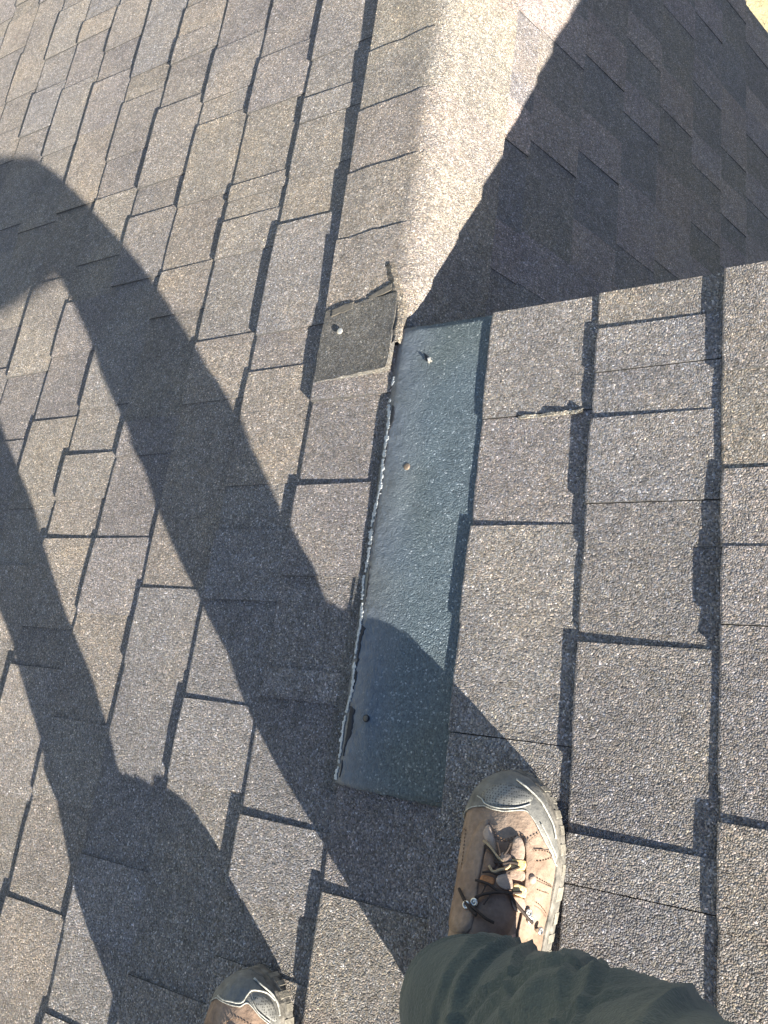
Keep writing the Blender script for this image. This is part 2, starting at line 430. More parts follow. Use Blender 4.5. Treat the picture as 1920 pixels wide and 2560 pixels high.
lay(slopeA, WA, [0], lambda k: -4.5, lambda k: -.610, False, lambda k: k*E, E, far)
lay(slopeA, WA, range(1, 22), lambda k: -4.5, lambda k: .004+.004*math.sin(k*2.1), False, lambda k: k*E, E, far)
o = far.build('shingle', M_GRAN, slopeA, False, (.24, .205, .165)); tag(o, kind='stuff')
# far slope of the small gable: courses read at s = .222 .357 .492 .625 ...
BK = {0: .222, 1: .357, 2: .492, 3: .625, 4: .763, 5: .898, 6: 1.026, 7: 1.164}
def FB(u, v, n): return WB(-u, v, n)                    # u measured up the slope
def bb(k): return -(BK[k] if k in BK else 1.164+.136*(k-7))
BJ = {1: [.617, .51], 2: [.922, .672, .412], 3: [1.04, .85, .601], 4: [.989, .719], 5: [1.374, 1.138, .836, .905], 6: [1.14, .856, .688], 7: [1.494, 1.239, .961], 0: [.853, .770, .549, .292]}
for k, js in BJ.items():
    js = sorted(js, reverse=True); r = random.Random(900+k); st = []; v = VF+.012
    for a in js + [None]:
        lo_ = a if a is not None else .02
        while v > lo_+.17:
            pass_ = r.uniform(.08, .14); st.append((v, N_ if (len(st) % 2) else W_)); v -= pass_
        st.append((v, N_ )); v = lo_
        if a is not None: st.append((v, W_)); v -= r.uniform(.07, .12)
    st = sorted(set(st), reverse=True)
    STEPS[1000+k] = st
lay(slopeB, FB, range(0, 17), lambda k: .012, lambda k: VF+.012, True, bb, .134, farB, .55)
if farB.v:
    o = farB.build('shingle', M_GRAN, slopeB, False, (.24, .205, .165)); tag(o, kind='stuff')
mb = MB()                                                 # back of the main roof, never seen from here: joined
r = random.Random(77)
for k in range(-16, 22):
    for q in range(12):
        vs, fs = shingle_mesh(FC, k*E, k*E+E+.016, -4.5+q*.376, -4.5+(q+1)*.376-.002, W_ if (q+k) % 2 else N_, .001, r)
        mb.add(vs, fs)
o = mb.build('shingle', M_GRAN, slopeC, False, (.24, .205, .165)); tag(o, kind='stuff')

# ---- ridge caps folded over the small gable's ridge
def cap_profile(n):
    pts = []                                              # (side, dist, frac): points across the fold, A edge to B edge
    for i in range(n+1):
        t = -1+2*i/n; pts.append(t)
    return pts
def ridge_cap(v0, v1, ha, hb, color, mat, left=-.143, right=.148, hn=.009, name='ridge_cap', jag=.0015, seed=0):
    """cap whose +v end is lifted (ha at v0, hb at v1)"""
    r = random.Random(seed); m_ = 7; vs = []; fs = []
    rr = .020
    TL = sorted(set([-1+q*.1 for q in range(9)]+[1-q*.1 for q in range(9)]+[q*.019 for q in range(-8, 9)])); n = len(TL)-1
    def P(t, v, h):
        if t < 0: d = -left*(-t)
        else: d = right*t
        if d > rr:
            base = (WA(-d, v, h) if t < 0 else WB(d, v, h)); return base
        f = d/rr; ang = PITCH*f*(1 if t > 0 else -1)            # arc tangent to both slopes at distance rr
        R0 = rr/math.tan(PITCH) if False else rr/math.tan(PITCH/1.0)
        nrm = Vector((math.sin(ang), 0, math.cos(ang)))
        cz_ = -R0/math.cos(PITCH)
        return O + VA*v + Vector((0, 0, cz_)) + nrm*(R0+h)
    for j in range(m_+1):
        s = j/m_; v = v0+(v1-v0)*s
        for i in range(n+1):
            t = TL[i]
            e = r.uniform(-jag, jag) if j in (0, m_) else 0
            ee = r.uniform(-jag, jag)*.01 if i in (0, n) else 0
            h = ha+(hb-ha)*s + .0007*math.sin(9*t+seed)
            vs.append(P(t*(1+ee), v+e, h))
    nv = len(vs)
    for j in range(m_+1):
        for i in range(n+1):
            t = TL[i]; vs.append(P(t, v0+(v1-v0)*j/m_, .002))
    w = n+1
    for j in range(m_):
        for i in range(n):
            a = j*w+i; fs.append((a, a+1, a+w+1, a+w))
    for i in range(n):
        fs.append((i, nv+i, nv+i+1, i+1)); a = m_*w+i; fs.append((a, a+1, nv+a+1, nv+a))
    for j in range(m_):
        a = j*w; fs.append((a, a+w, nv+a+w, nv+a)); a = j*w+n; fs.append((a, nv+a, nv+a+w, a+w))
    o = mesh(name, vs, fs, mat, house, False, color); recalc(o)
    return o
r = random.Random(31)
v = VF+.02; i = 0
edges = [.058+.128*q for q in range(0, 13)]
for q in range(len(edges)-1):
    v0, v1 = edges[q], min(edges[q+1], VF+.02)
    if v0 > VF: break
    ridge_cap(v0-.02 if q else .006, v1, .0115 if q else .0100, .0145 if q else .0140, (.268+r.uniform(-.012, .012), .238+r.uniform(-.006, .006), .215), M_GRAN, seed=q)
# ---- worn end cap with its nail, and the old sealant round it
n = 14; m_ = 8; vs = []; fs = []
rq = random.Random(3)
for j in range(m_+1):
    for i in range(n+1):
        a = i/n; b = j/m_
        u = -.141+(.132)*a + (rq.uniform(-.0012, .0012) if i in (0, n) else 0); vv = -.066+.124*b + (rq.uniform(-.001, .001) if j in (0, m_) else 0)+.004*a
        rise = .0126+.0015*math.sin(a*3.0)+.002*math.exp(-((b)/.08)**2)*(a**.5)+.003*a**6
        vs.append(WA(u, vv, rise))
nv = len(vs); vs += [Vector(p)-NA*.011 for p in vs[:nv]]
w = n+1
for j in range(m_):
    for i in range(n):
        a = j*w+i; fs.append((a, a+1, a+w+1, a+w))
for i in range(n): fs.append((i, nv+i, nv+i+1, i+1)); a = m_*w+i; fs.append((a, a+1, nv+a+1, nv+a))
for j in range(m_): a = j*w; fs.append((a, a+w, nv+a+w, nv+a)); a = j*w+n; fs.append((a, nv+a, nv+a+w, a+w))
endcap = recalc(mesh('end_cap', vs, fs, M_SMOOTHASPH, house)); endcap['label'] = 'worn dark end cap with a bare nail'
# folded nose of the first cap between end cap and ridge
rn = random.Random(8); mbn = MB()
pts = []
for i in range(15):
    t = i/14; u = -.030+.030*math.sin(t*1.9)*1.0; vv = .118-.14*t
    pts.append((u+rn.uniform(-.0018, .0018), vv))
for i, (u, vv) in enumerate(pts):
    hw = .010+.004*rn.random()
    mbn.v += [WA(u-hw-.006, vv, .010), WA(u-.002, vv, .0155+rn.uniform(-.0012, .0012)), WA(u+.0055, vv, .0125+rn.uniform(-.001, .001)), WA(u+.0065, vv, -.006)]
for i in range(len(pts)-1):
    for j in range(3):
        a = i*4+j; mbn.f.append((a, a+4, a+5, a+1))
o = recalc(mbn.build('cap_fold', M_GRAN, house, False, (.20, .18, .155)))
# sealant smears
def smear(pts, h0, name='sealant', mat=M_SEAL, th=.0012, parent=house, seed=1, lab=None):
    rs = random.Random(seed); top = []
    P = []
    for i in range(len(pts)):
        a = pts[i]; b = pts[(i+1) % len(pts)]
        for q in range(5):
            t = q/5; P.append((a[0]+(b[0]-a[0])*t+rs.uniform(-.0012, .0012), a[1]+(b[1]-a[1])*t+rs.uniform(-.0012, .0012)))
    c = (sum(p[0] for p in P)/len(P), sum(p[1] for p in P)/len(P)); n = len(P)
    vs = [WA(c[0], c[1], h0+th)] + [WA(c[0]+(p[0]-c[0])*.85, c[1]+(p[1]-c[1])*.85, h0+th) for p in P] + [WA(p[0], p[1], h0-.003) for p in P]
    fs = [(0, 1+i, 1+(i+1) % n) for i in range(n)] + [(1+i, 1+n+i, 1+n+(i+1) % n, 1+(i+1) % n) for i in range(n)]
    o = recalc(mesh(name, vs, fs, mat, parent)); return o
smear([(-.130, .057), (-.085, .064), (-.086, .049), (-.129, .044)], .0138, seed=4, th=.0006)
smear([(-.064, .064), (-.020, .082), (-.019, .070), (-.062, .056)], .0136, seed=5, th=.0006)
def nail(F, u, v, n, r_, mat, name='nail', h=.0012, tilt=0, parent=house):
    b = MB(); k = 14
    prof = [(r_*.98, -.0003), (r_, h*.5), (r_*.85, h), (r_*.35, h*1.25), (0.0002, h*1.3)]
    vs = []; fs = []
    for rr, hh in prof:
        for i in range(k):
            a = 2*math.pi*i/k; vs.append(F(u+rr*math.cos(a), v+rr*math.sin(a), n+hh+tilt*rr*math.cos(a)))
    for j in range(len(prof)-1):
        for i in range(k):
            a = j*k+i; b2 = j*k+(i+1) % k; fs.append((a, b2, b2+k, a+k))
    b.add(vs, fs); b.tube([F(u, v, n-.004), F(u, v, n)], r_*.35, 8)
    return b.build(name, mat, parent, True)
o = nail(WA, -.103, .013, .0165, .0052, M_NAIL, parent=endcap)
# ---- the bare strip, nails, tears and its scuffed lower edge
nu, nvv = 34, 110; vs = []; fs = []
rs = random.Random(21)
def strip_h(u, v):
    a = u/.15
    if u < .012: base = .0045+.0045*math.sin(min(1, max(0, (u+.004)/.016))*math.pi/2)
    else: base = .0090-.006*((u-.012)/.14)
    base += .0022*math.exp(-((u-.03)/.016)**2)*(0.6+.4*math.sin(v*21)+.3*math.sin(v*47+1))
    base += .0012*noise.noise(Vector((u*22, v*9, 3.1)))
    base += .006*math.exp(-((v+.62)/.012)**2)*max(0, math.sin(a*3.3))*.6
    return base
for j in range(nvv+1):
    v = -.622+.619*j/nvv
    for i in range(nu+1):
        u = -.003+.156*(i/nu)
        e = rs.uniform(-.0011, .0011) if i == 0 else 0
        sk = .006*(1-j/nvv)*0
        ev = (-.006*(i/nu)*(1 if j == 0 else 0)) + (rs.uniform(-.0009, .0009) if j in (0, nvv) else 0) + (.003 if j == nvv else 0)
        vs.append(WA(u+e+sk, v+ev, strip_h(u, v)))
nv = len(vs); w = nu+1
vs += [WA(-.003+.156*(i/nu), -.622+.619*j/nvv, -.004) for j in range(nvv+1) for i in range(nu+1)]
for j in range(nvv):
    for i in range(nu):
        a = j*w+i; fs.append((a, a+1, a+w+1, a+w))
for i in range(nu): fs.append((i, nv+i, nv+i+1, i+1)); a = nvv*w+i; fs.append((a, a+1, nv+a+1, nv+a))
for j in range(nvv): a = j*w; fs.append((a, a+w, nv+a+w, nv+a)); a = j*w+nu; fs.append((a, nv+a, nv+a+w, a+w))
strip = recalc(mesh('bare_strip', vs, fs, M_STRIP, house, True)); strip['label'] = 'long bare dark blue asphalt strip with nails and scuffed white edge'
# grey flange sticking out below it
b = MB(); pts = [(-.024+.003*math.sin(i*1.3), -.63+.035*i) for i in range(14)]
for i, (u, vv) in enumerate(pts):
    hw = 1-.35*i/13
    b.v += [WA(-.0235*hw+rs.uniform(-.0008, .0008), vv, -.003), WA(-.023*hw+.0006, vv, .0032), WA(.004, vv, .0045)]
for i in range(len(pts)-1):
    for j in range(2): a = i*3+j; b.f.append((a, a+3, a+4, a+1))
recalc(b.build('edge_flange', M_GRAN, house, False, (.15, .15, .15)))
# worn white chips along the fold
b = MB(); v = -.618; rc = random.Random(14)
while v < -.075:
    d = rc.uniform(.0015, .006); dens = .93 if v < -.12 else .6
    if rc.random() < dens:
        u = .0005+.0028*math.sin(v*23)+.0015*math.sin(v*71)+rc.uniform(-.0009, .0009)
        hw = rc.uniform(.0018, .0044)*(.8 if v < -.35 else 1.05); k = 7; h = strip_h(u, v)+.0009
        vs = [WA(u, v+d/2, h+.0007)]
        ring = []
        for i in range(k):
            a = 2*math.pi*i/k; q = rc.uniform(.7, 1.25)
            ring.append((u+hw*q*math.cos(a), v+d/2+d*.62*q*math.sin(a)))
        vs += [WA(x, y, strip_h(x, y)+.0012) for x, y in ring] + [WA(x, y, -.001) for x, y in ring]
        b.add(vs, [(0, 1+i, 1+(i+1) % k) for i in range(k)] + [(1+i, 1+k+i, 1+k+(i+1) % k, 1+(i+1) % k) for i in range(k)])
    v += d*.8
recalc(b.build('worn_edge', M_CHIP, strip))['kind'] = 'stuff'
def lump(u0, u1, v0, v1, seed):
    rs = random.Random(seed); n = max(5, int((v1-v0)/.0035)); L_ = []; R_ = []; w = rs.uniform(.5, .9)
    for i in range(n+1):
        v = v0+(v1-v0)*i/n
        w = min(1.15, max(.25, w+rs.uniform(-.28, .28))) if 0 < i < n else .3
        L_.append((u0+rs.uniform(-.0006, .0006), v)); R_.append((u0+(u1-u0)*w, v+rs.uniform(-.0008, .0008)))
    vs = []; fs = []
    for (a, va), (c, vc) in zip(L_, R_):
        for q in range(5):
            u = a+(c-a)*q/4; vs.append(WA(u, va+(vc-va)*q/4, strip_h(u, va)+(.0008 if q in (1, 2, 3) else -.0006)))
    for i in range(n):
        for q in range(4): a = i*5+q; fs.append((a, a+1, a+6, a+5))
    return recalc(mesh('tear', vs, fs, M_TEAR, strip))
for i, (a, b_, c, d) in enumerate([(.0042, .013, -.170, -.120), (.0045, .009, -.215, -.175), (.0042, .010, -.262, -.220), (.0042, .0095, -.312, -.268), (.004, .008, -.345, -.318), (.0042, .013, -.402, -.350), (.004, .008, -.424, -.405), (.0042, .0155, -.480, -.428), (.004, .011, -.512, -.484), (.0042, .0150, -.590, -.530), (.004, .009, -.614, -.594)]):
    lump(a, b_, c, d, 50+i)
nail(WA, .0425, -.214, strip_h(.0425, -.214)+.0003, .0048, M_NAILD, parent=strip)
nail(WA, .033, -.542, strip_h(.033, -.542)+.0002, .0046, M_TEAR, parent=strip)
nail(WA, .033, -.542, strip_h(.033, -.542)+.0008, .0034, M_SEAL, parent=strip)
# the square tear with a nail standing in it
b = MB(); h = strip_h(.05, -.05)+.0008
q = [(.045, -.044), (.053, -.050), (.058, -.062), (.050, -.057)]
b.add([WA(a, c, h) for a, c in q]+[WA(a, c, h-.003) for a, c in q], [(0, 1, 2, 3), (0, 4, 5, 1), (1, 5, 6, 2), (2, 6, 7, 3), (3, 7, 4, 0)])
recalc(b.build('nail_hole', M_TEAR, strip))
b = MB(); b.tube([WA(.055, -.060, h-.002), WA(.0572, -.0575, h+.006)], .0016, 7)
for k_ in range(1): b.box(WA, .0545, .0610, -.0610, -.0590, h+.0012, h+.0026)
b.box(WA, .0570, .0590, -.0600, -.0545, h+.0022, h+.0034)
b.build('nail', M_NAIL, strip)
# curled shingle lip on the course right of the strip (the broken joint)
b = MB(); rr = random.Random(9)
for i in range(16):
    u = .195+.082*i/15; hgt = .0068+.0012*math.sin(i*.9)
    b.v += [WA(u, -.160+rr.uniform(-.001, .001), .001), WA(u, -.1605+rr.uniform(-.0008, .0008), hgt+.0004), WA(u, -.157+rr.uniform(-.001, .001), hgt+.0008), WA(u, -.1545, .001)]
for i in range(15):
    for j in range(3): a = i*4+j; b.f.append((a, a+4, a+5, a+1))
recalc(b.build('raised_edge', M_GRAN, slopeA, False, (.30, .28, .24)))

# ---- rake boards, fascia, gutter and walls below the roof
def board(pts, d, th, mat, name, parent=house):
    """prism between two world points, hanging d below, th thick along y"""
    a, c = pts; vs = []
    for p in (a, c):
        vs += [p, p+Vector((0, th, 0)), p+Vector((0, th, -d)), p+Vector((0, 0, -d))]
    return recalc(mesh(name, vs, [(0, 1, 2, 3), (7, 6, 5, 4), (0, 4, 5, 1), (1, 5, 6, 2), (2, 6, 7, 3), (3, 7, 4, 0)], mat, parent))
board((WA(.10, -.05, -.034), WA(RID, -.05, -.034)), .15, .022, M_BOARD, 'rake_board')
board((FC(RID, -.05, -.034), FC(-EAV, -.05, -.034)), .15, .022, M_BOARD, 'rake_board')
board((WA(-EAV, VF-.04, -.034), WA(0, VF-.04, -.034)), .15, .022, M_BOARD, 'rake_board')
board((WB(0, VF-.04, -.034), WB(EAV, VF-.04, -.034)), .15, .022, M_BOARD, 'rake_board')
def prism_wall(poly, y0, y1, mat, name='wall'):
    n = len(poly); vs = [(x, y0, z) for x, z in poly] + [(x, y1, z) for x, z in poly]
    return recalc(mesh(name, vs, [tuple(range(n)), tuple(range(2*n-1, n-1, -1))] + [(i, (i+1) % n, (i+1) % n+n, i+n) for i in range(n)], mat, house))
ex = EAV*math.cos(PITCH)-.35; tp = math.tan(PITCH); zt = O.z-.12
main_w = 2*RID*math.cos(PITCH)
wl = prism_wall([(-ex, 0), (main_w+ex, 0), (main_w+ex, zt-ex*tp), (RID*math.cos(PITCH), zt+RID*math.sin(PITCH)), (-ex, zt-ex*tp)], -4.3, -.10, M_SIDING)
wl2 = prism_wall([(-ex, 0), (ex, 0), (ex, zt-ex*tp), (0, zt), (-ex, zt-ex*tp)], -.098, VF-.25, M_SIDING)
for wll, y in ((wl2, VF-.25),):
    z = .15
    while z < zt-ex*tp-.1:
        bb_ = MB(); bb_.box(lambda x, yy, zz: Vector((x, yy, zz)), -ex+.005, ex-.005, y-.002, y+.012, z, z+.165)
        o = bb_.build('siding_board', M_SIDING, wll); z += .17
for xx in (-.95, .35):
    b = MB(); F0 = lambda x, y, z: Vector((x, y, z))
    for a in ((xx-.05, xx, 1.0, 2.1), (xx+.6, xx+.65, 1.0, 2.1), (xx, xx+.6, 2.05, 2.1), (xx, xx+.6, 1.0, 1.05)): b.box(F0, a[0], a[1], VF-.24, VF-.215, a[2], a[3])
    fr = b.build('window', M_BOARD, house)
    b = MB(); b.box(F0, xx, xx+.6, VF-.245, VF-.236, 1.05, 2.05); b.build('pane', M_GLASS, fr)
for F, sgn in ((WA, -1), (WB, 1)):
    p = F(-EAV if sgn < 0 else EAV, 0, -.03)
    b = MB(); x0 = p.x; y0 = -4.4 if sgn < 0 else .02
    prof = [(0, 0), (0, -.10), (.11, -.10), (.125, 0), (.115, 0), (.105, -.09), (.012, -.09), (.012, 0)]
    vs = [Vector((x0+sgn*a, yy, p.z+c)) for yy in (y0, VF) for a, c in prof]; n = len(prof)
    b.add(vs, [(i, (i+1) % n, (i+1) % n+n, i+n) for i in range(n)]); recalc(b.build('gutter', M_BOARD, house))
#PERSON
# ------------------------------------------------------------------ person
person = empty('person', WA(.10, -.95, 0))
tag(person, 'person in dark green grey trousers and worn brown hiking boots on the roof', 'person')
def part(o, par): return o
BL = .308
TT = [0, .02, .06, .15, .3, .45, .6, .70, .78, .86, .92, .96, .985, 1.0]
WI = [0, .016, .027, .034, .035, .036, .042, .0465, .048, .046, .0385, .028, .017, 0]
WO = [0, .016, .027, .034, .036, .041, .047, .0505, .0500, .0445, .036, .026, .015, 0]
HH = [.05, .07, .085, .10, .108, .096, .073, .057, .047, .041, .036, .030, .021, .003]
def boot_s(a, t, off=0.0):
    w = float(np.interp(t, TT, WO if a > 0 else WI)); h = float(np.interp(t, TT, HH))
    s = math.sin(abs(a)*math.pi/2)*(1 if a > 0 else -1)
    p = float(np.interp(t, (0, .55, .85, .95, 1), (.95, 1.0, .88, .66, .62)))
    c = max(0.0, math.cos(a*math.pi/2))**p
    return ((w+off*abs(s))*s, BL*t+off*max(0, (t-.8)*3), .025+(h+off)*c)
def boot(side):
    if side == 'R': ang, ox, oy, sg = math.radians(-1.2), .2325, -.885, 1
    else: ang, ox, oy, sg = math.radians(3), -.0450, -1.143, -1
    c, s = math.cos(ang), math.sin(ang)
    def PL(q):
        x, y, z = q; x *= sg
        return WA(ox+x*c-y*s, oy+x*s+y*c, .007+z)
    def SF(a, t, off=0.0): return PL(boot_s(a, t, off))
    # leather upper
    na, nt_ = 48, 90; vs = []; fs = []
    ts = [1-(1-j/nt_)**1.0 for j in range(nt_+1)]
    ts = [t if t < .8 else .8+.2*math.sin((t-.8)/.2*math.pi/2) for t in ts]
    for t in ts:
        for i in range(na+1):
            a = -1+2*i/na
            wr = .0010*noise.noise(Vector((a*5, t*17, 2 if sg > 0 else 9)))+.0012*math.exp(-((t-.80-.02*math.sin(a*5))/.012)**2)*-1*(abs(a) < .7)
            vs.append(SF(a, t, wr))
    w = na+1
    for j in range(nt_):
        for i in range(na): q = j*w+i; fs.append((q, q+1, q+w+1, q+w))
    up = mesh('boot', vs, fs, M_LEATHER, person, True); recalc(up); up['label'] = 'worn brown boot with grey rubber toe'
    P = lambda name, mb, mat, sm=True: recalc(mb.build(name, mat, up, sm))
    # collar round the ankle
    b = MB(); ring = []
    for j, (hh, rr) in enumerate(((.05, .034), (.075, .037), (.095, .038), (.105, .037), (.105, .032), (.085, .031))):
        for i in range(20):
            an = 2*math.pi*i/20; b.v.append(PL((rr*.95*math.cos(an), .100+rr*1.20*math.sin(an), .03+hh)))
    for j in range(5):
        for i in range(20): q = j*20+i; r2 = j*20+(i+1) % 20; b.f.append((q, r2, r2+20, q+20))
    P('ankle_collar', b, M_LEATHER)
    # sole: outline, welt, edge lugs
    outl = []
    for t in [0, .004, .015, .03, .06, .1, .15, .25, .35, .45, .55, .62, .7, .76, .82, .87, .91, .945, .97, .988, .997, 1.0]:
        outl.append((float(np.interp(t, TT, WO)), t))
    outl2 = [(-float(np.interp(t, TT, WI)), t) for _, t in reversed(outl[1:-1])]
    O2 = outl+outl2; n = len(O2)
    def grow(d):
        res = []
        for i in range(n):
            x0, t0 = O2[i-1]; x1, t1 = O2[(i+1) % n]; tx, ty = x1-x0, (t1-t0)*BL; l = math.hypot(tx, ty) or 1
            res.append((O2[i][0]+ty/l*d, O2[i][1]*BL-tx/l*d))
        return res
    b = MB(); prof = [(.000, 0), (.0020, .002), (.0024, .010), (.0012, .013), (.0022, .018), (.0024, .024), (.0016, .027), (-.001, .0275), (-.004, .027)]
    for d, z in prof: b.v += [PL((x, y, z+(.006*max(0, (y/BL-.85)/.15)**2 if z < .02 else .0035*max(0, (y/BL-.85)/.15)))) for x, y in grow(d)]
    for j in range(len(prof)-1):
        for i in range(n): q = j*n+i; r2 = j*n+(i+1) % n; b.f.append((q, r2, r2+n, q+n))
    b.f.append(tuple(range(n)))
    P('sole', b, M_SOLE, False)
    g1 = grow(.0014); g2 = grow(.0026)
    lug = 0
    for i in range(2, n-1):
        if i == len(outl)-1 or i == len(outl): continue
        (xa, ya), (xb, yb) = g1[i], g1[(i+1) % n]; (xc, yc), (xd, yd) = g2[i], g2[(i+1) % n]
        m0 = lambda p, q, f: (p[0]+(q[0]-p[0])*f, p[1]+(q[1]-p[1])*f)
        L = math.hypot(xb-xa, yb-ya); k = max(1, int(L/.014))
        for q in range(k):
            f0, f1 = (q+.12)/k, (q+.72)/k
            A = m0((xa, ya), (xb, yb), f0); B = m0((xa, ya), (xb, yb), f1); C = m0((xc, yc), (xd, yd), f0+.05/k); D = m0((xc, yc), (xd, yd), f1-.05/k)
            bb_ = MB(); z0, z1 = .001, .012+.006*(lug % 2)
            bb_.add([PL((p[0], p[1], z)) for z in (z0, z1) for p in (A, B, D, C)], [(0, 1, 2, 3), (7, 6, 5, 4), (0, 4, 5, 1), (1, 5, 6, 2), (2, 6, 7, 3), (3, 7, 4, 0)])
            P('sole_lug', bb_, M_LUG, False); lug += 1
    # patches on the surface
    def patch(name, poly, off, mat, th=.002, rings=5, bulge=0.0, dens=4):
        pts = []
        m_ = len(poly)
        for i in range(m_):
            p0, p1, p2, p3 = poly[i-1], poly[i], poly[(i+1) % m_], poly[(i+2) % m_]
            for q in range(dens):
                t = q/dens
                pts.append(tuple(.5*((2*p1[e])+(p2[e]-p0[e])*t+(2*p0[e]-5*p1[e]+4*p2[e]-p3[e])*t*t+(3*p1[e]-p0[e]-3*p2[e]+p3[e])*t**3) for e in (0, 1)))
        ca = sum(p[0] for p in pts)/len(pts); ct = sum(p[1] for p in pts)/len(pts); k = len(pts)
        b = MB(); b.v.append(SF(ca, ct, off+bulge))
        for r_ in range(1, rings+1):
            f = r_/rings
            for p in pts: b.v.append(SF(ca+(p[0]-ca)*f, ct+(p[1]-ct)*f, off+bulge*(1-f*f)))
        for p in pts: b.v.append(SF(ca+(p[0]-ca)*1.015, ct+(p[1]-ct)*1.015, off-th))
        for i in range(k): b.f.append((0, 1+i, 1+(i+1) % k))
        for r_ in range(rings):
            for i in range(k): q = 1+r_*k+i; q2 = 1+r_*k+(i+1) % k; b.f.append((q, q+k, q2+k, q2))
        o = P(name, b, mat); return o
    def line(name, pts, off, r_, mat, n=6, dens=6, obj=None):
        P3 = smoothline([(a, t, 0) for a, t in pts], dens)
        b = obj or MB(); b.tube([SF(max(-1, min(1, p[0])), min(1, p[1]), off) for p in P3], r_, n)
        return b if obj is not None else P(name, b, mat)
    def stitch(pts, off, mb):
        P3 = smoothline([(a, t, 0) for a, t in pts], 10); W3 = [SF(p[0], p[1], off) for p in P3]
        L = [0]
        for i in range(1, len(W3)): L.append(L[-1]+(W3[i]-W3[i-1]).length)
        d = 0
        def at(x):
            for i in range(1, len(L)):
                if L[i] >= x: f = (x-L[i-1])/max(1e-9, L[i]-L[i-1]); return W3[i-1].lerp(W3[i], f)
            return W3[-1]
        while d+.0022 < L[-1]:
            mb.tube([at(d), at(d+.0011), at(d+.0022)], [.00030, .00055, .00030], 5); d += .0036
    # toe cap: everything ahead of f(a)
    if side == 'R':
        FA = [(-1, .80), (-.7, .845), (-.45, .868), (-.34, .874), (-.22, .880), (-.08, .876), (.1, .876), (.35, .888), (.46, .890), (.54, .872), (.62, .845), (.72, .809), (.82, .780), (.92, .750), (1, .735)]
    else:
        FA = [(-1, .80), (-.8, .86), (-.64, .884), (-.54, .904), (-.44, .920), (-.36, .920), (-.28, .908), (-.1, .906), (.1, .908), (.35, .91), (.7, .88), (1, .84)]
    xa = [p[0] for p in FA]; ya = [p[1] for p in FA]
    fa = lambda a: float(np.interp(a, xa, ya))
    b = MB(); na, nn = 64, 20
    for i in range(na+1):
        a = -1+2*i/na; f = fa(a)
        for j in range(nn+1):
            q = j/nn; t = f+(1-f)*math.sin(q*math.pi/2)
            b.v.append(SF(a, t, (.0016+.0003*noise.noise(Vector((a*9, t*30, 1)))) if j else .0002))
    for i in range(na):
        for j in range(nn): q = i*(nn+1)+j; b.f.append((q, q+1, q+nn+2, q+nn+1))
    cap = P('toe_cap', b, M_CAP)
    bnd = [(a, fa(a)+.002) for a in np.linspace(-.98, .98, 40)]
    line('piping', bnd, .0016, .00065, M_PIPE, dens=2)
    ST = MB()
    if side == 'R':
        patch('dimpled_panel', [(-.34, .912), (-.22, .892), (.02, .888), (.28, .900), (.50, .915), (.64, .932), (.54, .951), (.22, .957), (-.08, .955), (-.28, .935)], .0022, M_CAPD, bulge=.0008)
        line('piping', [(-.42, .905), (-.30, .900), (-.2, .889), (.02, .884), (.28, .893), (.54, .912)], .0026, .0007, M_PIPE)
        line('piping', [(.35, .975), (.55, .958), (.72, .935), (.82, .905), (.90, .865), (.94, .82)], .0030, .0010, M_PIPE)
        line('piping', [(.66, .86), (.76, .828), (.85, .795), (.93, .765)], .0026, .0008, M_PIPE)
        # eyestay: two flaps with the tongue between
        patch('tongue', [(-.06, .82), (.06, .80), (.22, .795), (.34, .80), (.42, .77), (.46, .70), (.50, .62), (.46, .54), (.2, .50), (0, .54), (-.03, .62), (-.06, .72)], .0006, M_TONGUE, .001, bulge=.0025)
        patch('eyestay', [(-.10, .845), (-.06, .80), (-.05, .74), (-.03, .68), (.02, .62), (.02, .54), (-.45, .54), (-.42, .64), (-.34, .72), (-.28, .79), (-.2, .83)], .0024, M_LEATHER, .004, bulge=.0005)
        patch('eyestay', [(.42, .812), (.50, .795), (.60, .73), (.66, .66), (.70, .60), (.72, .55), (.60, .53), (.56, .62), (.52, .665), (.49, .705), (.47, .745), (.44, .78)], .0030, M_LEATHER, .004, bulge=.0004)
        for pts in ([(-.16, .838), (-.05, .818), (.06, .800), (.16, .794), (.26, .805), (.36, .815), (.45, .800), (.50, .775), (.54, .74), (.57, .70), (.60, .66), (.64, .61), (.68, .56)],
                    [(-.13, .843), (-.02, .823), (.08, .806), (.17, .800), (.27, .811), (.37, .822), (.47, .806), (.53, .778), (.57, .74), (.60, .70), (.63, .66)],
                    [(.52, .779), (.64, .784), (.80, .779), (.9, .76)], [(.52, .750), (.66, .754), (.80, .762), (.88, .765)], [(.60, .710), (.72, .700), (.84, .690), (.95, .68)],
                    [(.60, .680), (.76, .669), (.92, .659)], [(.64, .645), (.78, .630), (.94, .60)], [(.48, .806), (.54, .820), (.62, .832), (.66, .85)], [(-.5, .80), (-.44, .74), (-.40, .68), (-.38, .60)],
                    [(-.55, .80), (-.75, .76), (-.9, .72)], [(-.5, .70), (-.7, .67), (-.9, .64)]):
            stitch(pts, .0008 if pts[0][0] != .42 else .003, ST)
        for pts in ([(.55, .786), (.8, .786), (.9, .776)], [(.6, .702), (.8, .688), (.95, .676)], [(.62, .636), (.8, .618), (.94, .592)]): line('seam', pts, .0002, .0006, M_TONGUE)
        patch('lace_pad', [(.27, .760), (.27, .790), (.31, .812), (.37, .812), (.42, .790), (.43, .755), (.36, .750)], .0042, M_PAD, .003, bulge=.0014)
        patch('lace_pad', [(-.11, .80), (-.08, .828), (-.03, .824), (.05, .792), (.11, .760), (.06, .765)], .0040, M_PAD, .003, bulge=.001)
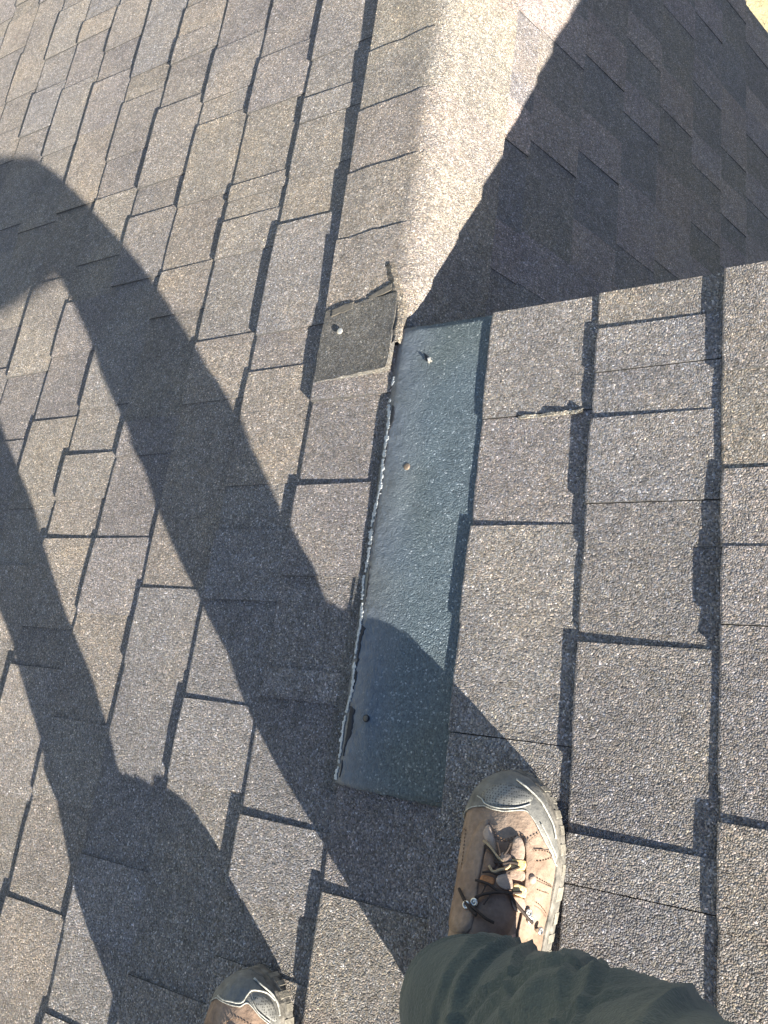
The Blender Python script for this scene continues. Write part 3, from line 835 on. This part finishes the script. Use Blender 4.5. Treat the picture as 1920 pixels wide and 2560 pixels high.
        patch('lace_pad', [(.19, .690), (.22, .710), (.29, .712), (.35, .695), (.38, .672), (.31, .668), (.23, .676)], .0062, M_PAD, .004, bulge=.0018)
        patch('lace_pad', [(.17, .752), (.20, .766), (.28, .760), (.31, .742), (.26, .728), (.19, .734)], .0060, M_PAD, .004, bulge=.002)
        patch('lace_pad', [(-.02, .735), (-.01, .757), (.08, .757), (.14, .74), (.13, .715), (.04, .712)], .0036, M_TONGUE, .002, bulge=.0015)
        patch('webbing_loop', [(.28, .747), (.36, .752), (.46, .750), (.46, .726), (.36, .724), (.28, .728)], .0048, M_YELLOW, .004, dens=2)
        patch('webbing_loop', [(.38, .686), (.46, .684), (.53, .677), (.54, .652), (.46, .656), (.39, .663)], .0050, M_YELLOW, .004, dens=2)
        patch('webbing_loop', [(.01, .690), (.08, .692), (.16, .690), (.17, .674), (.08, .673), (.01, .675)], .0042, M_ORANGE, .003, dens=2)
        patch('webbing_loop', [(.30, .718), (.38, .724), (.47, .720), (.48, .698), (.40, .696), (.32, .700)], .0036, M_PAD, .003, dens=2)
        patch('webbing_loop', [(.40, .650), (.47, .652), (.55, .645), (.58, .615), (.5, .612), (.44, .625)], .0038, M_PAD, .003, dens=2)
        for pts, rr, mt in (([(-.07, .785), (.02, .775), (.10, .760), (.18, .745), (.26, .738)], .0013, M_LACEL),
                            ([(-.04, .772), (.06, .762), (.14, .742), (.20, .726)], .0012, M_LACE),
                            ([(.08, .722), (.14, .708), (.20, .716), (.27, .724), (.30, .735)], .0014, M_LACEL),
                            ([(.10, .790), (.14, .770), (.17, .755)], .0013, M_LACE),
                            ([(.26, .795), (.24, .775), (.21, .758)], .0013, M_LACE),
                            ([(.12, .735), (.22, .735), (.30, .742), (.38, .742)], .0015, M_LACE),
                            ([(.02, .700), (.10, .706), (.18, .704), (.28, .715), (.40, .733)], .0011, M_LACE),
                            ([(-.04, .676), (.06, .676), (.14, .673), (.22, .664), (.30, .660)], .0012, M_LACE),
                            ([(.02, .632), (.10, .645), (.20, .655), (.30, .660), (.40, .663), (.48, .667)], .0014, M_LACE),
                            ([(.36, .664), (.42, .645), (.50, .625), (.60, .603), (.68, .585)], .0016, M_LACE),
                            ([(-.26, .640), (-.14, .622), (-.02, .605), (.10, .590)], .0016, M_LACE),
                            ([(-.02, .612), (.10, .600), (.20, .588), (.30, .58)], .0014, M_LACE),
                            ([(.10, .672), (.09, .650), (.05, .63)], .0008, M_LACE), ([(.19, .66), (.17, .64), (.14, .62)], .0008, M_LACE)):
            line('lace', pts, .0066, rr, mt)
        for a, t in ((.02, .620), (-.08, .608), (.66, .592), (.62, .612), (.82, .560)):
            b = MB(); c0 = SF(a, t, .004); nn_ = (SF(a, t, .02)-c0).normalized(); e1 = nn_.orthogonal().normalized(); e2 = nn_.cross(e1)
            b.tube([c0+(e1*math.cos(q/10*2*math.pi)+e2*math.sin(q/10*2*math.pi))*.0028+nn_*.0015 for q in range(11)], .0011, 6, False); P('lace_hook', b, M_HOOK)
            b = MB(); b.tube([c0-nn_*.003, c0+nn_*.0018], [.0026, .0018], 8); P('lace_hook', b, M_HOOK)
        b = MB(); c0 = SF(.57, .703, .002); nn_ = (SF(.57, .703, .02)-c0).normalized(); b.tube([c0-nn_*.003, c0+nn_*.0016, c0+nn_*.0034], [.0042, .0042, .0026], 12); P('eyelet_stud', b, M_PAD)
    else:
        patch('dimpled_panel', [(-.54, .938), (-.68, .945), (-.84, .938), (-.92, .915), (-.95, .885), (-.90, .868), (-.74, .888), (-.58, .915)], .0024, M_CAPD, bulge=.0008)
        line('piping', [(.30, .920), (.1, .916), (-.10, .918), (-.22, .918), (-.32, .924), (-.38, .938), (-.46, .951), (-.56, .957), (-.76, .954), (-.9, .944), (-.97, .925)], .0026, .0009, M_PIPE)
        line('piping', [(-.50, .930), (-.58, .905), (-.70, .885), (-.80, .870)], .0026, .0007, M_PIPE)
        line('piping', [(-.62, .985), (-.78, .970), (-.88, .958), (-.96, .94), (-.99, .91), (-.99, .88)], .0030, .0012, M_PIPE)
        patch('tongue', [(-.25, .82), (0, .83), (.25, .82), (.28, .70), (.25, .56), (-.25, .56), (-.28, .70)], .0006, M_TONGUE, .001, bulge=.0025)
        for sg_ in (-1, 1):
            patch('eyestay', [(.20*sg_, .835), (.30*sg_, .80), (.28*sg_, .70), (.27*sg_, .56), (.60*sg_, .56), (.56*sg_, .70), (.44*sg_, .82)], .0028, M_LEATHER, .004)
        stitch([(-.5, .86), (-.3, .872), (-.2, .872), (-.1, .865), (-.05, .85)], .0008, ST)
        stitch([(-.65, .86), (-.5, .84), (-.42, .80)], .0008, ST)
        for q in range(4):
            t = .80-.06*q; line('lace', [(-.34, t), (-.15, t-.01), (0, t-.02), (.15, t-.03), (.34, t-.04)], .0040, .0012, M_LACE); line('lace', [(.34, t), (.15, t-.01), (0, t-.018), (-.15, t-.03), (-.34, t-.04)], .0052, .0012, M_LACE)
    o = P('stitching', ST, M_THREAD); o['kind'] = 'stuff'
boot('R'); boot('L')
# trousers: swept tubes with folds
def trouser(path, radii, seed, folds, name='trouser_leg', nring=230, nseg=120):
    ctr = smoothline([WA(*p) for p in path], 24); K = len(ctr)
    L = [0]
    for i in range(1, K): L.append(L[-1]+(ctr[i]-ctr[i-1]).length)
    tot = L[-1]; nr = len(radii)
    def at(s):
        for i in range(1, K):
            if L[i] >= s: f = (s-L[i-1])/max(1e-9, L[i]-L[i-1]); return ctr[i-1].lerp(ctr[i], f), (i-1+f)/(K-1)
        return ctr[-1], 1.0
    C = [at(tot*j/nring) for j in range(nring+1)]
    front = VA.copy(); vs = []; fs = []; ups = []
    for j in range(nring+1):
        p, q = C[j]; t = (C[min(j+2, nring)][0]-C[max(j-2, 0)][0]).normalized()
        if j == 0: t = (NA*.92+VA*-.30+UA*.25).normalized()
        elif j < 14: t = (t*(j/14)+(NA*.92+VA*-.30+UA*.25).normalized()*(1-j/14)).normalized()
        e = (front-t*front.dot(t)).normalized(); f = t.cross(e)
        idx = q*(nr-1); r0 = float(np.interp(idx, range(nr), radii)); s = tot*j/nring
        for i in range(nseg):
            th = 2*math.pi*i/nseg; tt = (th+math.pi) % (2*math.pi)-math.pi
            d = 0
            for (s0, a0, ls, la, slope, amp) in folds:
                x = (tt-a0)/la
                y = (s-s0-slope*(tt-a0)-.010*math.sin(2.3*tt+s0*90))/ls
                if abs(x) < 2.2: d += min(1, max(0, s-.024)/.035)*amp*1.3*math.exp(-x*x)*(math.exp(-abs(y)**1.15)-.55*math.exp(-(y-1.9)**2*.7))
            v3 = Vector((math.cos(th)*2.0, math.sin(th)*2.0, s*10+seed))
            d += (.0042*noise.noise(v3*.7)+.0010*noise.noise(v3*2.7))*min(1, .25+s*12)
            # hem band
            if s < .024: d += .0022
            if abs(s-.026) < .0024: d -= .0016
            rx = r0
            vs.append(p+e*math.cos(th)*(rx+d)+f*math.sin(th)*(r0+d))
    for j in range(nring):
        for i in range(nseg):
            a = j*nseg+i; b = j*nseg+(i+1) % nseg; fs.append((a, b, b+nseg, a+nseg))
    o = recalc(mesh(name, vs, fs, M_TROUSER, person, True))
    so_ = o.modifiers.new('cloth', 'SOLIDIFY'); so_.thickness = .0016; so_.offset = -1
    return o
FR = [  # s0, angle, length width, angular width, slope, amp: a few broad folds, then thin creases
 (.060, .3, .009, 1.3, .004, .0050), (.105, .9, .013, 1.0, .030, .0055), (.150, -.3, .015, 1.0, .060, .0065), (.215, .6, .018, .9, -.040, .0050), (.27, -.6, .02, .9, .05, .0055),
 (.072, -.5, .0035, .9, -.022, .0042), (.088, .4, .004, 1.0, .050, .0050), (.122, .1, .0045, .9, .085, .0052),
 (.138, .9, .004, .7, -.060, .0042), (.168, -.2, .005, .9, .100, .0050), (.196, .5, .005, .8, -.075, .0042), (.232, .2, .005, .8, .110, .0042), (.262, .8, .005, .7, -.05, .0038),
 (.30, 0, .006, .9, .10, .004), (.12, 2.0, .010, .9, .05, .004), (.2, 2.2, .012, .9, -.05, .004), (.16, -2.0, .010, .9, .05, .004), (.25, -2.1, .012, .9, .05, .004),
 (.42, .3, .02, 1.0, .05, .006), (.48, -.5, .02, 1.0, -.05, .006)]
trouser([(.240, -.780, .103), (.262, -.774, .135), (.308, -.774, .165), (.358, -.770, .205), (.408, -.763, .255), (.455, -.756, .31), (.496, -.752, .375), (.527, -.775, .44), (.533, -.85, .48), (.525, -.95, .515), (.495, -1.08, .565), (.465, -1.22, .62), (.43, -1.30, .70)],
        [.058, .062, .068, .073, .076, .077, .077, .076, .080, .090, .105, .11, .10], 1, FR)
trouser([(-.036, -1.052, .10), (-.008, -1.048, .135), (.032, -1.048, .18), (.085, -1.052, .25), (.14, -1.045, .33), (.195, -1.07, .405), (.25, -1.17, .47), (.30, -1.28, .55), (.33, -1.36, .62), (.34, -1.38, .70)],
        [.050, .053, .057, .061, .066, .070, .084, .10, .11, .10], 7, FR)
def skin(name, verts, edges, mat, root=0, sub=2, par=person):
    me = bpy.data.meshes.new(name); me.from_pydata([WA(*v[:3]) for v in verts], edges, []); me.materials.append(mat)
    o = bpy.data.objects.new(name, me); COL.objects.link(o); o.parent = par; o.matrix_parent_inverse = Matrix.Translation(par.location).inverted()
    o.modifiers.new('skin', 'SKIN'); 
    if not me.skin_vertices: me.attributes.new('skin', 'FLOAT', 'POINT') if False else None
    sv = me.skin_vertices[0].data if me.skin_vertices else None
    if sv is None:
        bpy.context.view_layer.objects.active = o; o.select_set(True)
        bpy.ops.mesh.customdata_skin_add(); sv = me.skin_vertices[0].data
    for i, v in enumerate(verts):
        sv[i].radius = (v[3], v[3]); sv[i].use_root = (i == root)
    s_ = o.modifiers.new('sub', 'SUBSURF'); s_.levels = sub; s_.render_levels = sub
    return o
V = [(.38, -1.30, .67, .11), (.50, -1.20, .88, .11), (.60, -1.10, 1.02, .12), (.64, -1.05, 1.09, .06), (.68, -1.0, 1.15, .052), (.74, -.96, 1.23, .088), (.79, -.93, 1.30, .078)]
Eg = [(0, 1), (1, 2), (2, 3), (3, 4), (4, 5), (5, 6)]
def chain(start, pts):
    i = start
    for p in pts: V.append(p); Eg.append((i, len(V)-1)); i = len(V)-1
    return i
chain(0, [(.45, -1.22, .61, .085), (.52, -.98, .51, .055), (.52, -.77, .43, .042), (.39, -.757, .235, .04), (.245, -.80, .12, .036), (.24, -.72, .07, .035), (.24, -.63, .05, .028)])
chain(0, [(.31, -1.36, .62, .085), (.27, -1.22, .50, .055), (.19, -1.07, .39, .04), (.08, -1.052, .245, .034), (-.045, -1.06, .115, .036), (-.052, -.97, .07, .035), (-.07, -.88, .05, .028)])
def arm(sh, el, wr, pa, dirf, lat):
    i = chain(2, [(*sh, .055), (*el, .04), (*wr, .027), (*pa, .030)])
    pv = Vector(pa); d = Vector(dirf).normalized(); l = Vector(lat).normalized()
    dn = Vector((-.3, -.2, -.5)).normalized()
    for k, (off, ln) in enumerate(((-.030, .062), (-.010, .072), (.010, .068), (.029, .054))):
        a = pv+l*off+d*.03; b = a+d*ln*.5; c = b+(d*.8+dn*.6).normalized()*ln*.4; e = c+(d*.5+dn*.9).normalized()*ln*.3
        chain(i, [(*a, .010), (*b, .009), (*c, .0085), (*e, .007)])
    a = pv-l*.034-d*.01; chain(i, [(*a, .013), (*(a-l*.022+d*.025), .010), (*(a-l*.026+d*.052), .008)])
arm((.76, -1.04, 1.0), (.83, -.86, .80), (.74, -.70, .82), (.715, -.655, .835), (-.5, .55, .30), (.5, .3, .4))
arm((.50, -1.06, 1.14), (.44, -.95, .94), (.45, -.76, .96), (.46, -.72, .965), (.45, .6, .2), (-.5, .3, -.3))
body = skin('body', V, Eg, M_SKIN)
SV = [(.40, -1.30, .68, .150), (.51, -1.20, .89, .155), (.60, -1.11, 1.02, .155), (.645, -1.055, 1.09, .085), (.76, -1.04, 1.0, .085), (.825, -.88, .82, .062), (.77, -.75, .82, .05), (.50, -1.06, 1.14, .085), (.44, -.95, .95, .062), (.448, -.80, .957, .05)]
skin('trouser_seat', [(.385, -1.31, .69, .135), (.385, -1.31, .61, .13), (.46, -1.21, .60, .10), (.325, -1.35, .60, .10)], [(0, 1), (1, 2), (1, 3)], M_TROUSER)
skin('shirt', SV, [(0, 1), (1, 2), (2, 3), (2, 4), (4, 5), (5, 6), (2, 7), (7, 8), (8, 9)], M_SHIRT)
# head details
hc = Vector((.765, -.945, 1.265)); fw = Vector((-.25, .75, -.45)).normalized(); rt = Vector((.814, 0, -.581)); upv = rt.cross(fw).normalized()
def HP(x, y, z): q = hc+rt*x+fw*y+upv*z; return WA(*q)
def blob(name, c, rx, ry, rz, mat, par, k=12):
    b = MB()
    for j in range(k+1):
        for i in range(k*2):
            a = math.pi*j/k; th = math.pi*i/k
            b.v.append(HP(c[0]+rx*math.sin(a)*math.cos(th), c[1]+ry*math.sin(a)*math.sin(th), c[2]+rz*math.cos(a)))
    for j in range(k):
        for i in range(k*2): q = j*2*k+i; q2 = j*2*k+(i+1) % (2*k); b.f.append((q, q2, q2+2*k, q+2*k))
    return recalc(b.build(name, mat, par, True))
blob('hair', (0, -.018, .035), .095, .105, .095, M_HAIR, body)
for sg in (-1, 1):
    blob('eye', (.032*sg, .083, .0), .012, .010, .010, M_CHIP, body, 8); blob('ear', (.086*sg, -.005, -.01), .010, .02, .032, M_SKIN, body, 8)
blob('nose', (0, .098, -.025), .012, .018, .024, M_SKIN, body, 8); blob('mouth', (0, .086, -.062), .024, .008, .007, M_PAD, body, 8)
#ENDPERSON
#GRASS
# ------------------------------------------------------------------ dry grass beyond the far rake
rg = random.Random(4); b = MB()
for i in range(9000):
    x = rg.uniform(-1, 9); y = rg.uniform(1.6, 9)
    h = rg.uniform(.03, .09); a = rg.uniform(0, 6.28); w = .004; lx, ly = rg.uniform(-.03, .03), rg.uniform(-.03, .03)
    b.add([Vector((x-w*math.cos(a), y-w*math.sin(a), 0)), Vector((x+w*math.cos(a), y+w*math.sin(a), 0)), Vector((x+lx, y+ly, h))], [(0, 1, 2)])
o = b.build('grass', M_GRASS); tag(o, 'short dry yellow grass on the lawn beyond the roof edge', 'grass', kind='stuff')
